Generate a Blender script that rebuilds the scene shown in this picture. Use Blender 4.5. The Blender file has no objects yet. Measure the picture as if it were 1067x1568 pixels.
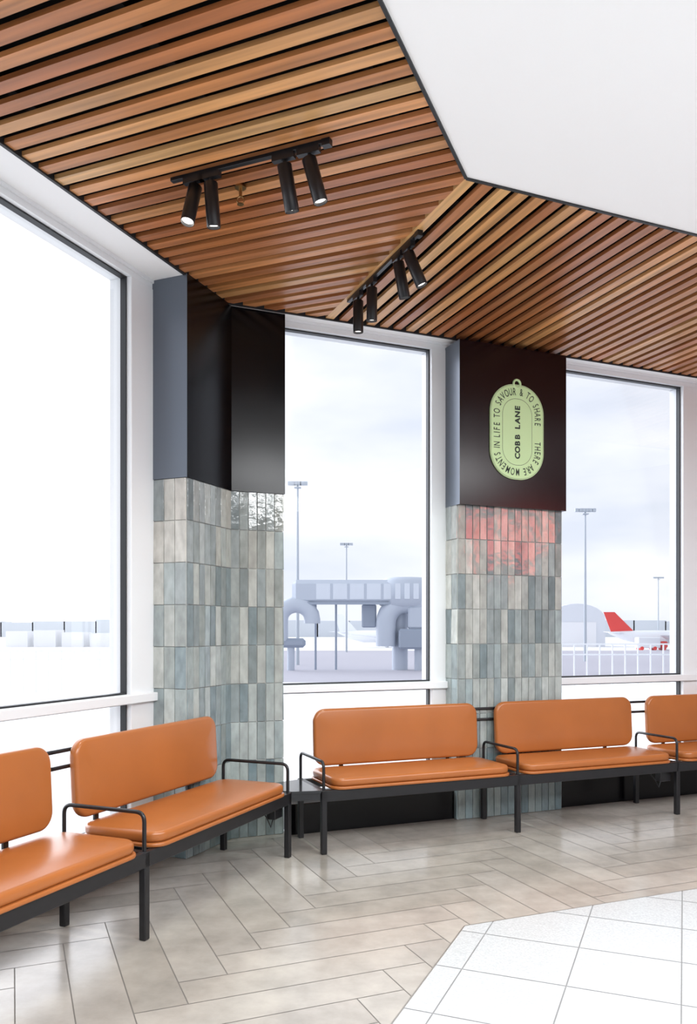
import bpy, math, random
from mathutils import Vector, Matrix
random.seed(7)
S = bpy.context.scene
COL = S.collection

# ------------------------------------------------------------------ plan geometry (metres)
s22, c22 = math.sin(math.radians(22.5)), math.cos(math.radians(22.5))
U = Vector((s22, c22)); V = Vector((c22, s22))        # left wall run, back wall run
NL = Vector((c22, -s22)); NB = Vector((s22, -c22))    # into the room
Q0 = Vector((-1.214, 5.052)); P0 = Vector((.743, 6.138))
A = Vector((-.992, 4.96)); B = Vector((-.794, 5.438)); C = Vector((-.4544, 5.579))
D = Vector((.806, 5.986)); E = Vector((1.662, 6.3405))
F = Vector((.571, 3.89))
ZC = 3.58     # slat underside
ZB = 2.336    # underside of black boxes
YB, XR = -2.8, 6.3   # far limits of the room behind / right of the photographer

# ------------------------------------------------------------------ helpers
class MB:
    def __init__(s): s.v=[]; s.f=[]; s.c=[]; s.m=[]; s.sm=[]
    def add(s, verts, faces, col=(1,1,1), mi=0, smooth=False, M=None):
        o=len(s.v)
        for p in verts:
            p=Vector(p)
            if M is not None: p=M@p
            s.v.append(p)
        for f in faces:
            s.f.append([i+o for i in f]); s.c.append(col); s.m.append(mi); s.sm.append(smooth)
    def box(s, a, b, M=None, col=(1,1,1), mi=0):
        x0,y0,z0=a; x1,y1,z1=b
        s.add([(x0,y0,z0),(x1,y0,z0),(x1,y1,z0),(x0,y1,z0),(x0,y0,z1),(x1,y0,z1),(x1,y1,z1),(x0,y1,z1)],
              [(0,3,2,1),(4,5,6,7),(0,1,5,4),(1,2,6,5),(2,3,7,6),(3,0,4,7)],col,mi,False,M)
    def bbox(s, a, b, bv=.004, M=None, col=(1,1,1), mi=0):
        x0,y0,z0=a; x1,y1,z1=b
        vs=[];idx={}
        X=[x0,x1];Y=[y0,y1];Z=[z0,z1]
        for i in (0,1):
            for j in (0,1):
                for k in (0,1):
                    sx=1 if i==0 else -1; sy=1 if j==0 else -1; sz=1 if k==0 else -1
                    for ax in range(3):
                        p=[X[i]+sx*bv,Y[j]+sy*bv,Z[k]+sz*bv]
                        p[ax]=(X[i],Y[j],Z[k])[ax]
                        idx[(i,j,k,ax)]=len(vs); vs.append(p)
        fs=[]
        for ax in range(3):
            for e in (0,1):
                q=[]
                for (a1,b1) in ((0,0),(1,0),(1,1),(0,1)):
                    t=[0,0,0]; o=[n for n in range(3) if n!=ax]
                    t[ax]=e; t[o[0]]=a1; t[o[1]]=b1
                    q.append(idx[(t[0],t[1],t[2],ax)])
                fs.append(q)
        for ax in range(3):
            o=[n for n in range(3) if n!=ax]
            for a1 in (0,1):
                for b1 in (0,1):
                    t0=[0,0,0]; t0[o[0]]=a1; t0[o[1]]=b1; t1=list(t0); t1[ax]=1
                    fs.append([idx[(*t0,o[0])],idx[(*t1,o[0])],idx[(*t1,o[1])],idx[(*t0,o[1])]])
        for i in (0,1):
            for j in (0,1):
                for k in (0,1): fs.append([idx[(i,j,k,0)],idx[(i,j,k,1)],idx[(i,j,k,2)]])
        s.add(vs,fs,col,mi,False,M)
    def prism(s, poly, z0, z1, col=(1,1,1), mi=0, M=None, side=None):
        n=len(poly)
        vs=[(p[0],p[1],z0) for p in poly]+[(p[0],p[1],z1) for p in poly]
        s.add(vs,[list(range(n))[::-1], list(range(n,2*n))],col,mi,False,M)
        for i in range(n):
            mm=mi if side is None else side.get(i,mi)
            a,b=poly[i],poly[(i+1)%n]
            s.add([(a[0],a[1],z0),(b[0],b[1],z0),(b[0],b[1],z1),(a[0],a[1],z1)],[(0,1,2,3)],col,mm,False,M)
    def tube(s, pts, r, n=12, col=(1,1,1), mi=0, M=None, cap=True, smooth=True):
        pts=[Vector(p) for p in pts]; rs=r if isinstance(r,(list,tuple)) else [r]*len(pts)
        t0=(pts[1]-pts[0]).normalized()
        up=Vector((0,0,1)) if abs(t0.z)<.9 else Vector((1,0,0))
        nrm=t0.cross(up).normalized()
        vs=[];fs=[]
        for i,p in enumerate(pts):
            if i==0: t=t0
            elif i==len(pts)-1: t=(pts[i]-pts[i-1]).normalized()
            else: t=((pts[i+1]-pts[i]).normalized()+(pts[i]-pts[i-1]).normalized()).normalized()
            nrm=(nrm-t*nrm.dot(t)).normalized(); b=t.cross(nrm)
            for k in range(n):
                a=2*math.pi*k/n; vs.append(p+(nrm*math.cos(a)+b*math.sin(a))*rs[i])
        for i in range(len(pts)-1):
            for k in range(n):
                fs.append((i*n+k,i*n+(k+1)%n,(i+1)*n+(k+1)%n,(i+1)*n+k))
        s.add(vs,fs,col,mi,smooth,M)
        if cap:
            L=(len(pts)-1)*n
            s.add(vs[:n],[list(range(n))[::-1]],col,mi,False,M)
            s.add(vs[L:],[list(range(n))],col,mi,False,M)
    def cushion(s, w, h, r, th, e, M, puff=.012, col=(1,1,1), mi=0):
        def outline(ins):
            rr=max(r-ins,.012); hw=w/2-ins; hh=h/2-ins; o=[]
            for cx,cy,a0 in ((hw-rr,hh-rr,0),(-hw+rr,hh-rr,90),(-hw+rr,-hh+rr,180),(hw-rr,-hh+rr,270)):
                for k in range(9):
                    a=math.radians(a0+90*k/8); o.append((cx+rr*math.cos(a),cy+rr*math.sin(a)))
            return o
        rings=[(.14,-puff*.3),(.06,-.001)]
        for k in range(6):
            a=math.radians(-90+90*k/5); rings.append((e*(1-math.cos(a)), e+e*math.sin(a)))
        for k in range(6):
            a=math.radians(90*k/5); rings.append((e*(1-math.cos(a)), th-e+e*math.sin(a)))
        for ins,pz in ((.05,.35),(.085,.7),(.13,.92),(.18,1.0)):
            if ins<min(w,h)/2-.01: rings.append((ins,th+puff*pz))
        vs=[];n=36
        for ins,z in rings:
            for x,y in outline(ins): vs.append((x,y,z))
        fs=[]
        for i in range(len(rings)-1):
            for k in range(n): fs.append((i*n+k,i*n+(k+1)%n,(i+1)*n+(k+1)%n,(i+1)*n+k))
        fs.append(list(range(n))[::-1]); L=(len(rings)-1)*n; fs.append([L+k for k in range(n)])
        s.add(vs,fs,col,mi,True,M)
    def obj(s, name, mats, parent=None, M=None, recalc=True):
        me=bpy.data.meshes.new(name)
        vs=s.v
        if M is not None:
            Mi=M.inverted(); vs=[Mi@p for p in vs]
        me.from_pydata([tuple(p) for p in vs],[],s.f)
        for m in mats: me.materials.append(m)
        ca=me.color_attributes.new('Col','FLOAT_COLOR','CORNER')
        for i,p in enumerate(me.polygons):
            p.material_index=s.m[i]; p.use_smooth=s.sm[i]
            c=s.c[i]
            for li in p.loop_indices: ca.data[li].color=(c[0],c[1],c[2],1)
        if recalc:
            import bmesh
            bm=bmesh.new(); bm.from_mesh(me); bmesh.ops.recalc_face_normals(bm,faces=bm.faces); bm.to_mesh(me); bm.free()
        o=bpy.data.objects.new(name,me); COL.objects.link(o)
        if M is not None: o.matrix_world=M
        if parent: o.parent=parent
        return o

def empty(name, loc=(0,0,0)):
    o=bpy.data.objects.new(name,None); COL.objects.link(o); o.empty_display_size=.1
    return o

def frame(o, x, y):
    return Matrix(((x[0],y[0],0,o[0]),(x[1],y[1],0,o[1]),(0,0,1,o[2] if len(o)>2 else 0),(0,0,0,1)))

def clip(poly, halfs):
    for (p,n) in halfs:
        out=[]
        for i in range(len(poly)):
            a=poly[i]; b=poly[(i+1)%len(poly)]
            da=(a-p).dot(n); db=(b-p).dot(n)
            if da>=0: out.append(a)
            if (da>=0)!=(db>=0): out.append(a+(b-a)*(da/(da-db)))
        poly=out
        if len(poly)<3: return None
    return poly
BIG=[Vector((-9,-9)),Vector((12,-9)),Vector((12,12)),Vector((-9,12))]
BH=[(Vector((0,YB)),Vector((0,1))),(Vector((XR,0)),Vector((-1,0)))]

# ------------------------------------------------------------------ materials
def mat(name, base=(.8,.8,.8), rough=.5, metal=0.0, spec=.5, attr=False, noise=None, bump=None, coat=0.0, emit=None, ior=1.5):
    m=bpy.data.materials.new(name); m.use_nodes=True
    nt=m.node_tree; b=nt.nodes['Principled BSDF']
    b.inputs['Base Color'].default_value=(*base,1); b.inputs['Roughness'].default_value=rough
    b.inputs['Metallic'].default_value=metal; b.inputs['Specular IOR Level'].default_value=spec
    b.inputs['Coat Weight'].default_value=coat; b.inputs['IOR'].default_value=ior
    src=None
    if attr:
        a=nt.nodes.new('ShaderNodeAttribute'); a.attribute_name='Col'
        src=a.outputs['Color']
    tc=nt.nodes.new('ShaderNodeTexCoord')
    if noise:
        mp=nt.nodes.new('ShaderNodeMapping'); mp.inputs['Scale'].default_value=noise[0]
        nt.links.new(tc.outputs['Object'],mp.inputs[0])
        n=nt.nodes.new('ShaderNodeTexNoise'); n.inputs['Scale'].default_value=noise[3]; n.inputs['Detail'].default_value=noise[4]
        if len(noise)>5: n.inputs['Roughness'].default_value=noise[5]
        nt.links.new(mp.outputs[0],n.inputs['Vector'])
        mr=nt.nodes.new('ShaderNodeMapRange'); mr.inputs[1].default_value=.3; mr.inputs[2].default_value=.7
        mr.inputs[3].default_value=noise[1]; mr.inputs[4].default_value=noise[2]
        nt.links.new(n.outputs['Fac'],mr.inputs[0])
        mx=nt.nodes.new('ShaderNodeVectorMath'); mx.operation='SCALE'
        if src: nt.links.new(src,mx.inputs[0])
        else: mx.inputs[0].default_value=base
        nt.links.new(mr.outputs[0],mx.inputs['Scale']); src=mx.outputs[0]
    if src: nt.links.new(src,b.inputs['Base Color'])
    if bump:
        n2=nt.nodes.new('ShaderNodeTexNoise'); n2.inputs['Scale'].default_value=bump[0]; n2.inputs['Detail'].default_value=3
        nt.links.new(tc.outputs['Object'],n2.inputs['Vector'])
        bp=nt.nodes.new('ShaderNodeBump'); bp.inputs['Strength'].default_value=bump[1]; bp.inputs['Distance'].default_value=bump[2]
        nt.links.new(n2.outputs['Fac'],bp.inputs['Height']); nt.links.new(bp.outputs[0],b.inputs['Normal'])
    if emit:
        b.inputs['Emission Color'].default_value=(*emit[0],1); b.inputs['Emission Strength'].default_value=emit[1]
    return m

M_white=mat('white_paint',(.90,.90,.90),.6,bump=(60,.04,.002))
M_ceil=mat('white_ceiling_paint',(.95,.95,.95),.7,bump=(80,.03,.002))
M_wall=mat('dark_grey_wall_paint',(.16,.16,.165),.7)
M_frame=mat('window_frame_pale_grey',(.80,.82,.84),.35)
M_gasket=mat('black_gasket',(.015,.017,.02),.5)
M_void=mat('black_ceiling_void',(.004,.004,.004),.95,spec=.1)
M_wood=mat('slat_timber',(1,1,1),.36,attr=True,noise=((1.2,26,26),.66,1.26,1.0,5),bump=(40,.05,.002))
M_black=mat('black_powdercoat',(.010,.010,.012),.36)
M_panel=mat('black_satin_panel',(.002,.002,.003),.20,spec=.5,ior=1.38)
M_panel_r=mat('maroon_black_satin_panel',(.008,.003,.004),.22,spec=.5,ior=1.38)
M_return=mat('window_lit_return_panel',(.13,.155,.195),.34,metal=.35,ior=1.7)  # side of the black box, window reflection painted in as lighter blue-grey
M_tile=mat('glazed_finger_tile',(1,1,1),.07,attr=True,noise=((1,1,.5),.82,1.14,22,3),bump=(14,.45,.006),ior=1.62)
M_grout=mat('grout',(.60,.61,.60),.9)
M_leather=mat('tan_leather',(.385,.124,.031),.28,noise=((1,1,1),.93,1.06,3,2),bump=(260,.05,.001))
M_plank=mat('stone_look_plank',(1,1,1),.20,attr=True,noise=((1,1,1),.76,1.14,4,10,.62),bump=(30,.03,.002))
M_terr=mat('white_terrazzo',(.76,.77,.77),.22,attr=True,noise=((1,1,1),.84,1.06,110,2))
M_fgrout=mat('floor_grout',(.17,.155,.14),.9)
M_tgrout=mat('terrazzo_grout',(.24,.24,.24),.9)
M_trim=mat('floor_trim_metal',(.4,.38,.35),.35,metal=.8)
M_lime=mat('pale_lime_sign_face',(.62,.84,.45),.5)
M_ink=mat('dark_sign_ink',(.012,.03,.022),.5)
M_lens=mat('lamp_lens',(1,1,1),.4,emit=((1,.95,.88),4))
M_brass=mat('brass',(.45,.28,.12),.3,metal=1)

def glass(name,tint,gl):
    m=bpy.data.materials.new(name); m.use_nodes=True; nt=m.node_tree; nt.nodes.clear()
    o=nt.nodes.new('ShaderNodeOutputMaterial'); t=nt.nodes.new('ShaderNodeBsdfTransparent'); t.inputs[0].default_value=(*tint,1)
    g=nt.nodes.new('ShaderNodeBsdfGlossy'); g.inputs['Roughness'].default_value=.0; g.inputs[0].default_value=(1,1,1,1)
    fr=nt.nodes.new('ShaderNodeFresnel'); fr.inputs[0].default_value=1.45
    mm=nt.nodes.new('ShaderNodeMath'); mm.operation='MULTIPLY'; mm.inputs[1].default_value=gl
    nt.links.new(fr.outputs[0],mm.inputs[0])
    mx=nt.nodes.new('ShaderNodeMixShader'); nt.links.new(mm.outputs[0],mx.inputs[0]); nt.links.new(t.outputs[0],mx.inputs[1]); nt.links.new(g.outputs[0],mx.inputs[2])
    nt.links.new(mx.outputs[0],o.inputs[0]); return m
M_gclear=glass('clear_glass',(.99,.99,.99),.10)
M_gtint=glass('tinted_glass',(.885,.89,.905),.10)   # one pane has two faces, so this is squared

# ------------------------------------------------------------------ floor: herringbone planks
plank_cols=[(.37,.342,.302),(.39,.362,.322),(.35,.323,.285),(.405,.378,.338),(.375,.347,.31),(.36,.333,.293),(.395,.366,.328)]
halfs=[(Q0,NL),(P0,NB)]+BH
fl=MB()
base=clip(BIG,halfs)
fl.prism(base,-.12,-.0015,mi=1)
W=.20; n=5; g=.0024; fo=Vector((0.05,4.6))
def fpos(x,y): return fo+V*(x*W)+(-NB)*(y*W)
def plank(x0,y0,x1,y1):
    gg=g/W
    q=[fpos(x0+gg,y0+gg),fpos(x1-gg,y0+gg),fpos(x1-gg,y1-gg),fpos(x0+gg,y1-gg)]
    q=clip(q,halfs)
    if not q: return
    c=random.choice(plank_cols); k=random.uniform(.96,1.04); c=tuple(a*k for a in c)
    fl.add([(p[0],p[1],0) for p in q],[list(range(len(q)))],c,0)
R=48
for y in range(-R,R):
    for k in range(-8,9):
        x=y+2*n*k
        if -R<x<R: plank(x,y,x+n,y+1)
for x in range(-R,R):
    for k in range(-8,9):
        y=x-2*n+1+2*n*k
        if -R<y<R: plank(x,y,x+1,y+n)
fl.obj('floor',[M_plank,M_fgrout],recalc=False)
G=Vector((.55,3.825))
hw=[(G,NL),(G,NB)]+BH
tz=MB()
tb=clip(BIG,hw)
tz.prism(tb,-.001,.0015,mi=1)
T=.418; n0=-.4278; u0=3.681
for i in range(-4,20):
    for j in range(-22,8):
        a0=n0+i*T; a1=a0+T; b0=u0+j*T; b1=b0+T; e=.0028
        q=[NL*(a0+e)+U*(b0+e),NL*(a1-e)+U*(b0+e),NL*(a1-e)+U*(b1-e),NL*(a0+e)+U*(b1-e)]
        q=clip(q,hw)
        if q:
            k=random.uniform(.97,1.02)
            tz.add([(p[0],p[1],.003) for p in q],[list(range(len(q)))],(.50*k,.52*k,.527*k),0)
for d,nn in ((-U,NL),(V,NB)):
    tz.prism([G,G+d*5.2,G+d*5.2-nn*.006,G-nn*.006],-.001,.0035,mi=2)
tz.obj('floor_terrazzo_inlay',[M_terr,M_tgrout,M_trim])

# ------------------------------------------------------------------ ceiling
wood_cols=[(.50,.205,.070),(.42,.155,.052),(.56,.255,.095),(.36,.125,.042),(.60,.30,.115),(.47,.185,.070),(.51,.215,.080),(.66,.37,.15),(.40,.15,.058)]
pitch=.1045; sw=.060; sh=.022
edgeP=P0+NB*.10
Bp=A+U*.4595
ZL=[(A,NL),(F,-NL),(F,Vector((-c22,-s22))),(edgeP,NB),BH[0]]
ML=frame((A[0],A[1],0),NL,U)
sl=MB()
def slat(mb,q,half):
    q=clip(q,half)
    if q:
        c=random.choice(wood_cols); k=random.uniform(.88,1.15)
        mb.prism(q,ZC,ZC+sh,tuple(a*k for a in c),0)
for k in range(-80,12):
    t=k*pitch+.02
    a=A+U*t
    slat(sl,[a-NL*.5,a+NL*4,a+NL*4+U*sw,a-NL*.5+U*sw],ZL)
sl.obj('ceiling_timber_slats',[M_wood],M=ML)
MR=frame((F[0],F[1],0),-NB,-V)
sr=MB()
ZR=[(F,V),(edgeP,NB),(F,-NB),BH[1]]
for k in range(0,60):
    a=F+V*(k*pitch)
    slat(sr,[a+NB*.5,a-NB*4,a-NB*4+V*sw,a+NB*.5+V*sw],ZR)
sr.obj('ceiling_timber_slats',[M_wood],M=MR)
vd=MB()
vl=clip(BIG,ZL); vr=clip(BIG,ZR)
vd.prism(vl,ZC+.10,ZC+.13); vd.prism(vr,ZC+.10,ZC+.13)
for d in (.25,.95,1.65):
    p=A+NL*d
    q=clip([p-U*9,p-U*9+NL*.04,p+U*3+NL*.04,p+U*3],ZL)
    if q: vd.prism(q,ZC+sh,ZC+.101)
    p=F-NB*d
    q=clip([p,p+V*7,p+V*7-NB*.04,p-NB*.04],ZR)
    if q: vd.prism(q,ZC+sh,ZC+.101)
vd.obj('ceiling_void_backing',[M_void])
cl=MB()
cw=clip(BIG,[(F,NL),(F,NB)]+BH)
cl.prism(cw,ZC-.004,ZC+.16)
cl.obj('ceiling',[M_ceil])
tr=MB()
tr.prism([F,F-U*6.8,F-U*6.8-NL*.014,F-NL*.014],ZC-.012,ZC+.12)
tr.prism([F-V*.01,F+V*6.1-V*.01,F+V*6.1-NB*.014,F-NB*.014],ZC-.012,ZC+.12)
tr.obj('trim_1',[M_gasket])
so=MB()
so.prism([Q0-U*8.0,Q0-U*8.0+NL*.235,Q0+NL*.235+U*.3,Q0+U*.3],ZC-.006,ZC+.2)
so.prism([P0-V*1.75,P0+V*5.9,P0+V*5.9+NB*.095,P0-V*1.75+NB*.095],ZC-.006,ZC+.2)
so.obj('trim_2',[M_white])
tr=MB()
tr.prism([A-U*7.2-NL*.012,A-U*7.2+NL*.004,Bp+NL*.004,Bp-NL*.012],ZC-.01,ZC+.1)
tr.prism([Bp,edgeP+V*5.6,edgeP+V*5.6-NB*.012,Bp-NB*.012],ZC-.01,ZC+.1)
tr.obj('trim_3',[M_gasket])
m=MB(); m.box((XR,YB,0),(XR+.12,8.3,3.75)); m.obj('wall_right',[M_wall])
m=MB(); m.box((-4.6,YB-.12,0),(XR+.12,YB,3.75)); m.obj('wall_front',[M_wall])

# ------------------------------------------------------------------ glazed walls
ZH=3.52; ZT1=1.015; ZT0=.962; ZP=.21
def glazing(name_w, name_win, O, dx, dn, posts, x0, x1, gl):
    M=frame((O[0],O[1],0),dx,-dn)
    fr=MB()
    fr.box((x0,0,ZH),(x1,.16,ZC+.02),M)
    fr.box((x0,-.012,ZH+.035),(x1,.0,ZC-.004),M)
    fr.bbox((x0,-.035,ZT0),(x1,.12,ZT1),.004,M)
    fr.box((x0,.0,ZP),(x1,.12,ZP+.04),M)
    for a,b in posts:
        fr.bbox((a,-.004,ZP),(b,.16,ZH+.001),.004,M)
    fr.obj(name_w,[M_frame])
    ps=sorted(posts)
    spans=[]
    cur=x0
    for a,b in ps:
        if a-cur>.05: spans.append((cur,a))
        cur=b
    if x1-cur>.05: spans.append((cur,x1))
    for a,b in spans:
        e=empty(name_win[0]+str(name_win[1])); name_win[1]+=1
        for i,(z0,z1) in enumerate(((ZT1,ZH),(ZP+.04,ZT0))):
            gm=MB(); gm.box((a,.055,z0),(b,.063,z1),M); gm.obj('pane_%d'%i,[gl if i==0 else M_gclear],e)
            gk=MB(); w=.010
            gk.box((a,.03,z0),(a+w,.07,z1),M); gk.box((b-w,.03,z0),(b,.07,z1),M)
            gk.box((a,.03,z0),(b,.07,z0+w),M); gk.box((a,.03,z1-w),(b,.07,z1),M)
            gk.obj('gasket_%d'%i,[M_gasket],e)
wn=['window_',1]
glazing('wall_left',wn,Q0,U,NL,[(-.226,.30),(-2.75,-2.55),(-5.2,-5.0)],-8.0,.30,M_gclear)
glazing('wall_back',wn,P0,V,NB,[(-1.78,-1.36),(-.129,.09),(2.339,2.50),(4.85,5.0)],-1.78,5.9,M_gtint)
pl=MB(); Mx=frame((Q0[0],Q0[1],0),U,-NL)
pl.bbox((-8.0,-.05,0),(-.0,.14,ZP),.004,Mx); pl.obj('baseboard_left',[M_panel])
pl=MB(); Mx=frame((P0[0],P0[1],0),V,-NB)
pl.bbox((-1.28,-.13,0),(-.004,.14,ZP),.004,Mx)
pl.bbox((.935,-.13,0),(5.9,.14,ZP),.004,Mx); pl.obj('baseboard_back',[M_panel])

# ------------------------------------------------------------------ tiled columns with black boxes
tile_cols=[(.27,.295,.29),(.33,.35,.34),(.215,.245,.25),(.38,.395,.38),(.18,.22,.235),(.30,.33,.33),(.35,.36,.345),(.255,.29,.30),(.29,.335,.345),(.42,.435,.42)]
rows=9; rh=ZB/rows
def tiles(mb,p,q,nn,cnt,day_lift=1.0):  # last argument brightens the tile colour to paint in window light
    d=(q-p); L=d.length; d=d/L; tw=L/cnt
    prev=[None]*rows
    for i in range(cnt):
        for r in range(rows):
            c=random.choice([t for t in tile_cols if t is not prev[r]]); prev[r]=c
            k=random.uniform(.88,1.12)*day_lift
            w_=(r/8.0)                       # glaze drifts from teal low down to warmer grey up high
            c=(c[0]*(.90+.16*w_),c[1]*(1.03-.04*w_),c[2]*(1.06-.11*w_))
            c=tuple(a*k for a in c)
            o=p+d*(tw*(i+.5)); z=rh*(r+.5)
            rot=Matrix.Rotation(random.gauss(0,.010),4,'X')@Matrix.Rotation(random.gauss(0,.020),4,'Z')
            M=frame((o[0],o[1],z),d,-nn)@rot
            mb.bbox((-tw/2+.0018,-.009,-rh/2+.0018),(tw/2-.0018,.004,rh/2-.0018),.0016,M,c,0)
Cb=C-NB*.20
lc=empty('tiled_column')
m=MB(); core=[Q0-NL*.02,A,B,C,Cb,Q0-NL*.02+U*.55]
m.prism(core,0,ZB,mi=0); m.obj('column_core',[M_grout],lc)
m=MB()
tiles(m,Q0,A,-U,3,1.45); tiles(m,A,B,NL,8); tiles(m,B,C,NB,6); tiles(m,C,C-NB*.05,V,1)  # return face tiles coloured lighter to stand in for daylight
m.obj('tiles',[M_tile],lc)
m=MB(); o=.014
bi=(NL+NB)/(1+NL.dot(NB))
m.prism([Q0-U*o,A+NL*o-U*o,B+bi*o,C+NB*o+V*o,Cb+V*o,Q0+U*.5],ZB,ZC-.001,side={0:1}); m.obj('black_box',[M_panel,M_return],lc)
rc=empty('tiled_column')
Db=D-NB*.165; Eb=E-NB*.165
m=MB(); m.prism([D,E,Eb,Db],0,ZB); m.obj('column_core',[M_grout],rc)
m=MB(); tiles(m,Db,D,-V,2,1.45); tiles(m,D,E,NB,15); tiles(m,E,Eb,V,2); m.obj('tiles',[M_tile],rc)  # left return tiles get the same painted-in daylight
Dp=D+NB*.05-V*.012; Ep=E+NB*.05+V*.012
m=MB(); m.prism([Dp,Ep,Ep-NB*.215,Dp-NB*.215],ZB-.01,3.535,side={3:1}); m.obj('black_box',[M_panel_r,M_return],rc)

# ------------------------------------------------------------------ round-cornered sign with lettering
sc=Dp+V*.492+NB*.001
MS=Matrix(((V[0],0,NB[0],sc[0]),(V[1],0,NB[1],sc[1]),(0,1,0,2.895),(0,0,0,1)))
sg=MB()
def rr(w,h,r,k=14):
    o=[]
    for cx,cy,a0 in ((w/2-r,h/2-r,0),(-w/2+r,h/2-r,90),(-w/2+r,-h/2+r,180),(w/2-r,-h/2+r,270)):
        for i in range(k+1):
            a=math.radians(a0+90*i/k); o.append(Vector((cx+r*math.cos(a),cy+r*math.sin(a))))
    return o
sg.prism(rr(.475,.715,.215),0,.012,mi=0,M=MS)
ring=[(.030*math.cos(a),.365+.030*math.sin(a),.006) for a in [math.pi*2*i/24 for i in range(25)]]
sg.tube(ring,.009,8,mi=0,M=MS)
def strip(poly,w,i0,i1,z=.0125):
    n=len(poly)
    for i in range(i0,i1):
        a=poly[i%n]; b=poly[(i+1)%n]
        d=(b-a)
        if d.length<1e-6: continue
        nn=Vector((-d.y,d.x)).normalized()*w/2
        sg.add([(*(a-nn),z),(*(b-nn),z),(*(b+nn),z),(*(a+nn),z)],[(0,1,2,3)],mi=1,M=MS)
strip(rr(.462,.702,.208),.002,0,60)
strip(rr(.262,.50,.122),.0026,0,60)
def glyph(ch,size,sx=1.0,bold=0):
    cu=bpy.data.curves.new('t','FONT'); cu.body=ch; cu.size=size; cu.offset=bold; cu.resolution_u=3
    ob=bpy.data.objects.new('t',cu); COL.objects.link(ob)
    dg=bpy.context.evaluated_depsgraph_get(); dg.update()
    me=bpy.data.meshes.new_from_object(ob.evaluated_get(dg))
    vs=[(v.co.x*sx,v.co.y) for v in me.vertices]; fs=[list(p.vertices) for p in me.polygons]
    bpy.data.objects.remove(ob); bpy.data.curves.remove(cu); bpy.data.meshes.remove(me)
    return vs,fs
def put(ch,size,pos,dirv,sx,bold,z=.0135):
    vs,fs=glyph(ch,size,sx,bold)
    if not vs: return
    xs=[v[0] for v in vs]; cx=(min(xs)+max(xs))/2
    up=Vector((-dirv.y,dirv.x)); cap=size*.35
    sg.add([(*(pos+dirv*(x-cx)+up*(y-cap)),z) for x,y in vs],fs,mi=1,M=MS)
txt='THERE ARE MOMENTS IN LIFE TO SAVOUR & TO SHARE'
path=rr(.366,.606,.163)[::-1]
ang=sorted(range(len(path)),key=lambda i:(-math.atan2(path[i].y,path[i].x))%(2*math.pi))
pp=[Vector((.183,-.001))]+[path[i] for i in ang]+[Vector((.183,.001))]
cum=[0]
for i in range(1,len(pp)): cum.append(cum[-1]+(pp[i]-pp[i-1]).length)
def at(s):
    for i in range(1,len(pp)):
        if cum[i]>=s and cum[i]>cum[i-1]:
            t=(s-cum[i-1])/(cum[i]-cum[i-1]); return pp[i-1].lerp(pp[i],t),(pp[i]-pp[i-1]).normalized()
    return pp[-1],(pp[-1]-pp[-2]).normalized()
wid={'I':.45,' ':.6,'M':1.25,'&':1.1,'O':1.08}
ws=[wid.get(c,.95) for c in txt]; tot=sum(ws); Ls=cum[-1]-.11; s=.055
for c,w in zip(txt,ws):
    st=Ls*w/tot; s+=st/2
    p,d=at(s); 
    if c!=' ': put(c,.078,p,d,.58,.0004)
    s+=st/2
lab='COBB LANE'; wl=[1,1,1,1,.6,.9,1,1.02,.95]; y=-.205; step=.41/sum(wl)
for c,w in zip(lab,wl):
    y+=step*w/2
    if c!=' ': put(c,.060,Vector((0,y)),Vector((0,1)),1.05,.0024)
    y+=step*w/2
sg.obj('hanging_tag_sign',[M_lime,M_ink])

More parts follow.
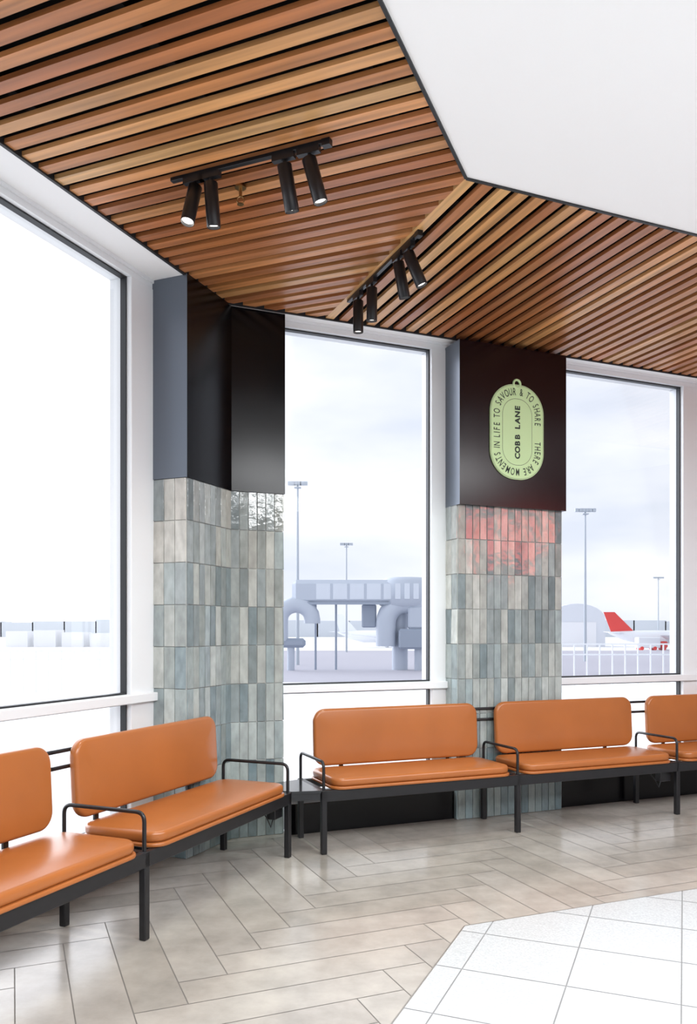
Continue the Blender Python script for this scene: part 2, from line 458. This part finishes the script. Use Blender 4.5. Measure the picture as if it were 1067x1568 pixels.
# ------------------------------------------------------------------ benches
ML_=1.435
def arc_path(pts,r,k=6):
    pts=[Vector(p) for p in pts]; out=[pts[0]]
    for i in range(1,len(pts)-1):
        a=(pts[i-1]-pts[i]).normalized(); b=(pts[i+1]-pts[i]).normalized()
        p0=pts[i]+a*r; p1=pts[i]+b*r
        for j in range(k+1):
            t=j/k; out.append(p0.lerp(pts[i],t).lerp(pts[i].lerp(p1,t),t))
    out.append(pts[-1]); return out
def bench(O,dx,dy,left_frame,right_frame,power=None,DEP=.455,boff=0.0,r0=0.0,r1=0.0):
    M=frame((O[0],O[1],0),dx,dy)
    e=empty('upholstered_waiting_bench')
    fm=MB()
    x0=0 if not left_frame else -.018; x1=ML_+(.018 if right_frame else 0)
    fm.bbox((x0,-.018,.328),(x1,.018,.398),.003,M); fm.bbox((x0,DEP-.035,.335),(x1,DEP-.0,.395),.003,M)
    for xx in (.36,ML_-.36): fm.box((xx-.02,.0,.345),(xx+.02,DEP-.02,.39),M)
    ends=([0] if left_frame else [])+([ML_] if right_frame else [])
    for xx in ends:
        fm.bbox((xx-.018,-.018,0),(xx+.018,.018,.40),.004,M)
        fm.bbox((xx-.018,DEP-.036,0),(xx+.018,DEP,.40),.004,M)
        fm.box((xx-.018,0,.35),(xx+.018,DEP-.02,.398),M)
        fm.tube(arc_path([(xx,0,.39),(xx,0,.575),(xx,DEP-.016,.575),(xx,DEP-.016,.39)],.045),.0098,12,M=M)
    for z in (.735,.815): fm.tube([(x0+r0,DEP+.012+boff,z),(x1-r1,DEP+.012+boff,z)],.010,10,M=M)
    for xx in (.30,ML_-.30): 
        fm.box((xx-.015,DEP-.004+boff,.35),(xx+.015,DEP+.008+boff,.82),M)
        if boff>0: fm.box((xx-.015,DEP-.01,.35),(xx+.015,DEP+.008+boff,.38),M)
    if power is not None:
        fm.bbox((power-.05,.03,.25),(power+.05,.09,.325),.004,M)
        fm.tube([(power-.02,.06,.25),(power-.03,.07,.2),(power-.06,.08,.26),(power-.12,.1,.34)],.004,6,M=M)
    fm.obj('frame',[M_black],e)
    sc_=MB(); w=ML_-.105
    sc_.cushion(w,.475,.085,.020,.008,M@Matrix.Translation((ML_/2,.20,.398)),puff=0)
    sc_.cushion(w-.014,.463,.085,.054,.021,M@Matrix.Translation((ML_/2,.20,.417)),puff=.014)
    sc_.obj('seat_cushion',[M_leather],e)
    bk=MB()
    Rm=Matrix.Translation((ML_/2,DEP-.018+boff,.672))@Matrix.Rotation(math.radians(90-3),4,'X')
    bk.cushion(ML_-.16,.385,.085,.052,.020,M@Rm,puff=.010)
    bk.obj('backrest',[M_leather],e)
    return e
LE=Vector((-.374,4.989)); BS=Vector((-.155,5.061))
L1=LE-U*ML_; L2=L1-U*ML_
bench(L2,U,-NL,True,False,DEP=.475,boff=.045); bench(L1,U,-NL,True,True,power=ML_-.06,DEP=.475,boff=.045,r1=.14)
bench(BS,V,-NB,True,False,r0=.16); bench(BS+V*ML_,V,-NB,True,False,power=ML_-.08); bench(BS+V*2*ML_,V,-NB,True,True)
ct=MB(); a=LE+U*.022; b=BS-V*.022
ct.prism([a+NL*.015,b+NB*.015,b-NB*.40,a-NL*.34],.386,.402)
ct.prism([a,b,b-NB*.03,a-NL*.03],.34,.386)
ct.obj('corner_side_table',[mat('polished_black_top',(.02,.022,.025),.12)])

# ------------------------------------------------------------------ track lights
def track(P,d,q0,q1,spots,name):
    e=empty(name); zt=ZC
    M=frame((P[0],P[1],0),d,Vector((-d[1],d[0])))
    m=MB(); m.bbox((q0,-.013,zt-.018),(q1,.013,zt+.001),.002,M); m.box((q1-.04,-.016,zt-.03),(q1,.016,zt),M)
    m.obj('rail',[M_black],e)
    for i,(q,tx,ty,lc_) in enumerate(spots):
        sp=MB(); le=MB()
        p=P+d*q
        sp.box((q-.06,-.014,zt-.045),(q+.05,.014,zt-.015),M)
        top=Vector((p[0],p[1],zt-.045)); j=top+Vector((0,0,-.03))
        sp.tube([top,j],.009,10)
        ax=Vector((tx,ty,-.2)).normalized()
        s0=j-ax*.012; s1=j+ax*.19
        sp.tube([s0,s0+ax*.004,s1-ax*.003,s1],[.029,.033,.033,.032],28,cap=False)
        sp.tube([s0,s0+ax*.001],[.029,.001],28,cap=False)
        sp.tube([s1,s1-ax*.02],[.031,.027],28,cap=False)
        sp.obj('spot_body_%d'%i,[M_black],e)
        le.tube([s1-ax*.014,s1-ax*.0145],[.0275,.0275],28); le.obj('spot_lens_%d'%i,[M_lens],e)
        ld=bpy.data.lights.new('spot_lamp','SPOT'); ld.energy=22; ld.spot_size=math.radians(110); ld.spot_blend=1.0; ld.color=lc_; ld.shadow_soft_size=.03
        lo=bpy.data.objects.new('spot_lamp_%d'%i,ld); COL.objects.link(lo); lo.location=s1+ax*.006
        lo.rotation_euler=ax.to_track_quat('-Z','Y').to_euler(); lo.parent=e
T0=Vector((-1.057,3.997)); WM=(1,.97,.90); CL=(.75,1,.95)
track(T0,NL,.22,1.06,[(.352,-.03,-.05,WM),(.44,.01,.03,WM),(.83,.035,.05,WM),(.955,.055,.01,WM)],'ceiling_track_light')
K=Vector((.0086,5.332))
track(K-NB*.02,NB,0,1.02,[(.16,-.0,.01,CL),(.375,.0,.02,CL),(.75,.04,.03,WM),(.88,.085,.0,WM)],'ceiling_track_light')
sp=MB(); x,y=-.53,3.98
sp.tube([(x,y,ZC+.01),(x,y,ZC-.008)],.028,20); sp.tube([(x,y,ZC),(x,y,ZC-.05)],.008,10)
sp.tube([(x+.018*math.cos(a),y,ZC-.066+.018*math.sin(a)) for a in [math.pi*2*i/16 for i in range(17)]],.0035,6)
sp.tube([(x,y,ZC-.085),(x,y,ZC-.088)],.017,16); sp.obj('fire_sprinkler',[M_brass])

# ------------------------------------------------------------------ outside: airport apron
M_apron=mat('apron_concrete',(.86,.86,.88),.9,noise=((1,1,1),.95,1.03,.03,4))
M_asph=mat('lilac_grey_asphalt',(.46,.45,.50),.9,noise=((1,1,1),.95,1.05,.02,4))
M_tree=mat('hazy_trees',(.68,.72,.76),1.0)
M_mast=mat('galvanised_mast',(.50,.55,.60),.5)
M_jb=mat('jet_bridge_cladding',(.52,.57,.65),.4)  # jet bridge colours are lightened to paint in distance haze
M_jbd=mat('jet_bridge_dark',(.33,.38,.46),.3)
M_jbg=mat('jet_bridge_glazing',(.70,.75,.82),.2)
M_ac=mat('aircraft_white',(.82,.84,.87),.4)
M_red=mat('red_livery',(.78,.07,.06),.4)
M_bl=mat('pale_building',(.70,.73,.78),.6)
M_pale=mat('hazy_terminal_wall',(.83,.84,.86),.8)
ZG=-4.0
m=MB()
xs=[-900,-19,500,900]; ys=[9,84,215,1400]
for i in range(3):
    for j in range(3):
        m.add([(xs[i],ys[j],ZG),(xs[i+1],ys[j],ZG),(xs[i+1],ys[j+1],ZG),(xs[i],ys[j+1],ZG)],[(0,1,2,3)],mi=1 if (i==1 and j==1) else 0)
m.obj('apron_ground',[M_apron,M_asph])
m=MB(); xs=-700
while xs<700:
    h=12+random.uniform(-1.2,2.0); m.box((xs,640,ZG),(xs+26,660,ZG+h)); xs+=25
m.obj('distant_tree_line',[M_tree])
def mast(x,y,top,w=1.5):
    m=MB(); m.tube([(x,y,ZG),(x,y,top)],[.28,.14],10)
    m.tube([(x-w,y,top),(x+w,y,top)],.12,8)
    for k in (-1,-.55,-.2,.2,.55,1): m.box((x+w*k-.28,y-.35,top-.45),(x+w*k+.28,y+.25,top+.12))
    m.box((x-.5,y-.5,top-.9),(x+.5,y+.5,top-.75))
    m.obj('apron_light_mast',[M_mast])
mast(-7.9,126,24.4,1.25); mast(-.5,200,22.8,1.3); mast(40.9,140,22.3,1.5); mast(114.7,300,21,1.7)
# jet bridge: glazed tunnel, rotunda with drum leg, docking cab
m=MB(); Yb=60; KS=1.8
MJ=Matrix.Translation((0,0,1.4))@Matrix.Scale(KS,4)@Matrix.Translation((0,0,-1.4))
ZJ=1.4-5.4/KS
m.bbox((-4.2,Yb,3.35),(4.2,Yb+2,5.15),.3,MJ)
m.box((-4.0,Yb-.05,3.3),(4.2,Yb+.02,3.48),MJ,mi=1)
for i in range(5): m.box((-2.4+i*1.25,Yb-.03,3.7),(-1.35+i*1.25,Yb+.02,4.85),MJ,mi=2)
m.tube([(4.3,Yb+1.5,2.9),(4.3,Yb+1.5,3.3),(4.3,Yb+1.5,5.05),(4.3,Yb+1.5,5.35)],[1.2,1.95,1.95,1.5],32,M=MJ)
for i in range(7):
    a=math.radians(-150+i*20); px,py=4.3+1.97*math.cos(a),Yb+1.5+1.97*math.sin(a)
    m.box((px-.2,py-.05,3.7),(px+.2,py+.05,4.85),MJ,mi=2)
arc=[(4.2-1.4*math.sin(math.radians(a)),Yb+.6,1.9+1.5*math.cos(math.radians(a))) for a in range(0,91,15)]
m.tube([(5.4,Yb+.6,3.4)]+arc+[(2.8,Yb+.6,.2)],.75,16,M=MJ)
m.tube([(3.9,Yb+1.5,ZJ),(3.9,Yb+1.5,3.2)],.6,24,M=MJ)
m.bbox((3.7,Yb-.3,.0),(6.0,Yb+.9,1.5),.15,MJ,mi=1); m.bbox((4.4,Yb-.2,1.5),(6.0,Yb+.9,3.2),.15,MJ,mi=0)
arc=[(-3.9+1.2*math.cos(math.radians(a)),Yb+.4,2.2+1.1*math.sin(math.radians(a))) for a in range(180,-1,-20)]
m.tube([(-5.1,Yb+.4,.6)]+arc+[(-2.7,Yb+.4,1.9)],.60,16,M=MJ)
m.bbox((-5.3,Yb,.1),(-3.2,Yb+.9,.8),.2,MJ,mi=1)
for xx in (-2.5,-.95): m.tube([(xx,Yb+1.5,ZJ),(xx,Yb+1.5,3.4)],.09,10,(1,1,1),1,MJ)
for xx in (-4.3,5.2): m.tube([(xx,Yb+.5,ZJ),(xx,Yb+.5,.2)],.28,12,M=MJ)
m.bbox((1.0,Yb+.9,1.6),(2.1,Yb+2,3.36),.1,MJ,mi=1)
m.obj('jet_bridge',[M_jb,M_jbd,M_jbg])
def aircraft(x,y,yaw,sc,tailmat):
    M=Matrix.Translation((x,y,ZG))@Matrix.Rotation(yaw,4,'Z')@Matrix.Scale(sc,4)
    m=MB()
    m.tube([(-18,0,4.2),(-17,0,3.9),(-15,0,3.6),(-11,0,3.4),(10,0,3.4),(15,0,3.9),(19,0,4.7)],[.15,1.1,1.7,1.95,1.95,1.3,.3],24,M=M)
    m.add([(12,-.15,4.8),(18.5,-.15,5),(20.5,-.1,10.5),(17.5,-.1,10.5),(12,.15,4.8),(18.5,.15,5),(20.5,.1,10.5),(17.5,.1,10.5)],
          [(0,1,2,3),(7,6,5,4),(0,4,5,1),(1,5,6,2),(2,6,7,3),(3,7,4,0)],mi=1,M=M)
    for sgn in (1,-1):
        m.add([(-3,sgn*1.5,2.8),(4,sgn*1.5,2.8),(9,sgn*16,4),(7,sgn*16,4),(-3,sgn*1.5,3.1),(4,sgn*1.5,3.1),(9,sgn*16,4.15),(7,sgn*16,4.15)],
          [(0,1,2,3),(7,6,5,4),(0,4,5,1),(1,5,6,2),(2,6,7,3),(3,7,4,0)],M=M)
        m.tube([(-3.5,sgn*5.5,2),(-2.5,sgn*5.5,2),(1,sgn*5.5,2.1)],[.9,1,.6],16,M=M)
        m.add([(15,sgn*.6,4.6),(18,sgn*.6,4.6),(19.5,sgn*6,4.9),(18,sgn*6,4.9),(15,sgn*.6,4.75),(18,sgn*.6,4.75),(19.5,sgn*6,5),(18,sgn*6,5)],
          [(0,1,2,3),(7,6,5,4),(0,4,5,1),(1,5,6,2),(2,6,7,3),(3,7,4,0)],M=M)
        m.tube([(1,sgn*2.6,0),(1,sgn*2.6,3)],.2,8,M=M); m.tube([(1,sgn*2.2,.55),(1,sgn*3,.55)],.55,14,M=M)
    m.tube([(-13,0,0),(-13,0,3)],.18,8,M=M); m.tube([(-13,-.3,.45),(-13,.3,.45)],.45,14,M=M)
    m.obj('parked_aircraft',[M_ac,tailmat])
aircraft(92,225,math.radians(172),1.0,M_red)
aircraft(14,255,math.radians(155),1.0,M_ac)
m=MB(); hx,hy=74,262
prof=[(hx+9*math.cos(math.radians(a)),5+5*math.sin(math.radians(a))) for a in range(0,181,15)]+[(hx-9,ZG),(hx+9,ZG)]
n=len(prof); vs=[(p[0],hy,p[1]) for p in prof]+[(p[0],hy+24,p[1]) for p in prof]
m.add(vs,[list(range(n)),list(range(n,2*n))[::-1]]+[(i,(i+1)%n,(i+1)%n+n,i+n) for i in range(n)])
m.box((hx-6,hy-.3,ZG),(hx+6,hy,4),mi=1); m.obj('airport_hangar',[M_bl,M_pale])
m=MB(); m.bbox((78,218,ZG+.6),(84,221,-.5),.2); m.bbox((84.2,218,ZG+.6),(86,221,-1.6),.3,mi=1)
for xx in (79,82.5,85): m.tube([(xx,217.9,ZG+.5),(xx,221.1,ZG+.5)],.5,14,mi=1)
m.obj('service_truck',[M_ac,M_red])
def fence(name,x0,x1,y,z0,z1,st,r):
    m=MB(); m.tube([(x0,y,z1),(x1,y,z1)],r,6); m.tube([(x0,y,(z0+z1)/2),(x1,y,(z0+z1)/2)],r,6)
    x=x0
    while x<x1: m.tube([(x,y,ZG),(x,y,z1)],r,6); x+=st
    m.obj(name,[M_ac])
fence('apron_fence',14,60,70,-1.6,.2,1.1,.07)
fence('apron_fence',-60,-14,70,-1.8,-.4,1.1,.05)
m=MB()
for i in range(9): m.box((-110+i*9,260,ZG),(-103+i*9,268,random.uniform(0,2.5)))
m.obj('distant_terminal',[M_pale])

# ------------------------------------------------------------------ sky
w=bpy.data.worlds.new('overcast_sky'); S.world=w; w.use_nodes=True; nt=w.node_tree
bg=nt.nodes['Background']; tc=nt.nodes.new('ShaderNodeTexCoord'); mp=nt.nodes.new('ShaderNodeMapping'); mp.inputs['Scale'].default_value=(1,1,3.2)
nt.links.new(tc.outputs['Generated'],mp.inputs[0])
n1=nt.nodes.new('ShaderNodeTexNoise'); n1.inputs['Scale'].default_value=3.2; n1.inputs['Detail'].default_value=5; n1.inputs['Roughness'].default_value=.5
nt.links.new(mp.outputs[0],n1.inputs['Vector'])
cr=nt.nodes.new('ShaderNodeValToRGB'); cr.color_ramp.elements[0].position=.36; cr.color_ramp.elements[0].color=(.71,.755,.84,1)
cr.color_ramp.elements[1].position=.66; cr.color_ramp.elements[1].color=(.95,.96,.99,1)
nt.links.new(n1.outputs['Fac'],cr.inputs[0])
dp=nt.nodes.new('ShaderNodeVectorMath'); dp.operation='DOT_PRODUCT'; dp.inputs[1].default_value=(-.80,.55,.22)
nt.links.new(tc.outputs['Generated'],dp.inputs[0])
mr=nt.nodes.new('ShaderNodeMapRange'); mr.inputs[1].default_value=.64; mr.inputs[2].default_value=.95; mr.inputs[3].default_value=1.0; mr.inputs[4].default_value=4.8
nt.links.new(dp.outputs['Value'],mr.inputs[0])
vm=nt.nodes.new('ShaderNodeVectorMath'); vm.operation='SCALE'; nt.links.new(cr.outputs[0],vm.inputs[0]); nt.links.new(mr.outputs[0],vm.inputs['Scale'])
nt.links.new(vm.outputs[0],bg.inputs[0]); bg.inputs[1].default_value=1.0

# ------------------------------------------------------------------ room lamps (added ceiling fill, red neon)
def area(name,loc,sx,sy,en,col,rot=(0,0,0)):
    ld=bpy.data.lights.new(name,'AREA'); ld.shape='RECTANGLE'; ld.size=sx; ld.size_y=sy; ld.energy=en; ld.color=col
    o=bpy.data.objects.new(name,ld); COL.objects.link(o); o.location=loc; o.rotation_euler=rot
for i,(x,y) in enumerate(((.5,-1.2),(.9,.5),(2.9,-1.2),(3.0,1.2),(4.9,2.6),(4.9,-.4))):  # unseen area lamps added to brighten the interior
    area('ceiling_fill_lamp_%d'%i,(x,y,ZC-.02),1.5,1.2,84 if i>2 else 76,(.97,.985,1.0))
area('red_neon_lamp',(5.4,3.4,2.65),.9,.6,8,(1,.06,.03),(math.radians(90),0,math.radians(58)))

# ------------------------------------------------------------------ camera
cd=bpy.data.cameras.new('camera'); co=bpy.data.objects.new('camera',cd); COL.objects.link(co)
co.location=(0,0,1.4); co.rotation_euler=(math.radians(90),0,0)
cd.sensor_fit='AUTO'; cd.sensor_width=36; cd.lens=36*1240/1568; cd.shift_y=(965-784)/1568; cd.shift_x=0
cd.clip_end=3000
S.camera=co
S.view_settings.view_transform='Standard'; S.view_settings.look='None'; S.view_settings.exposure=0.55
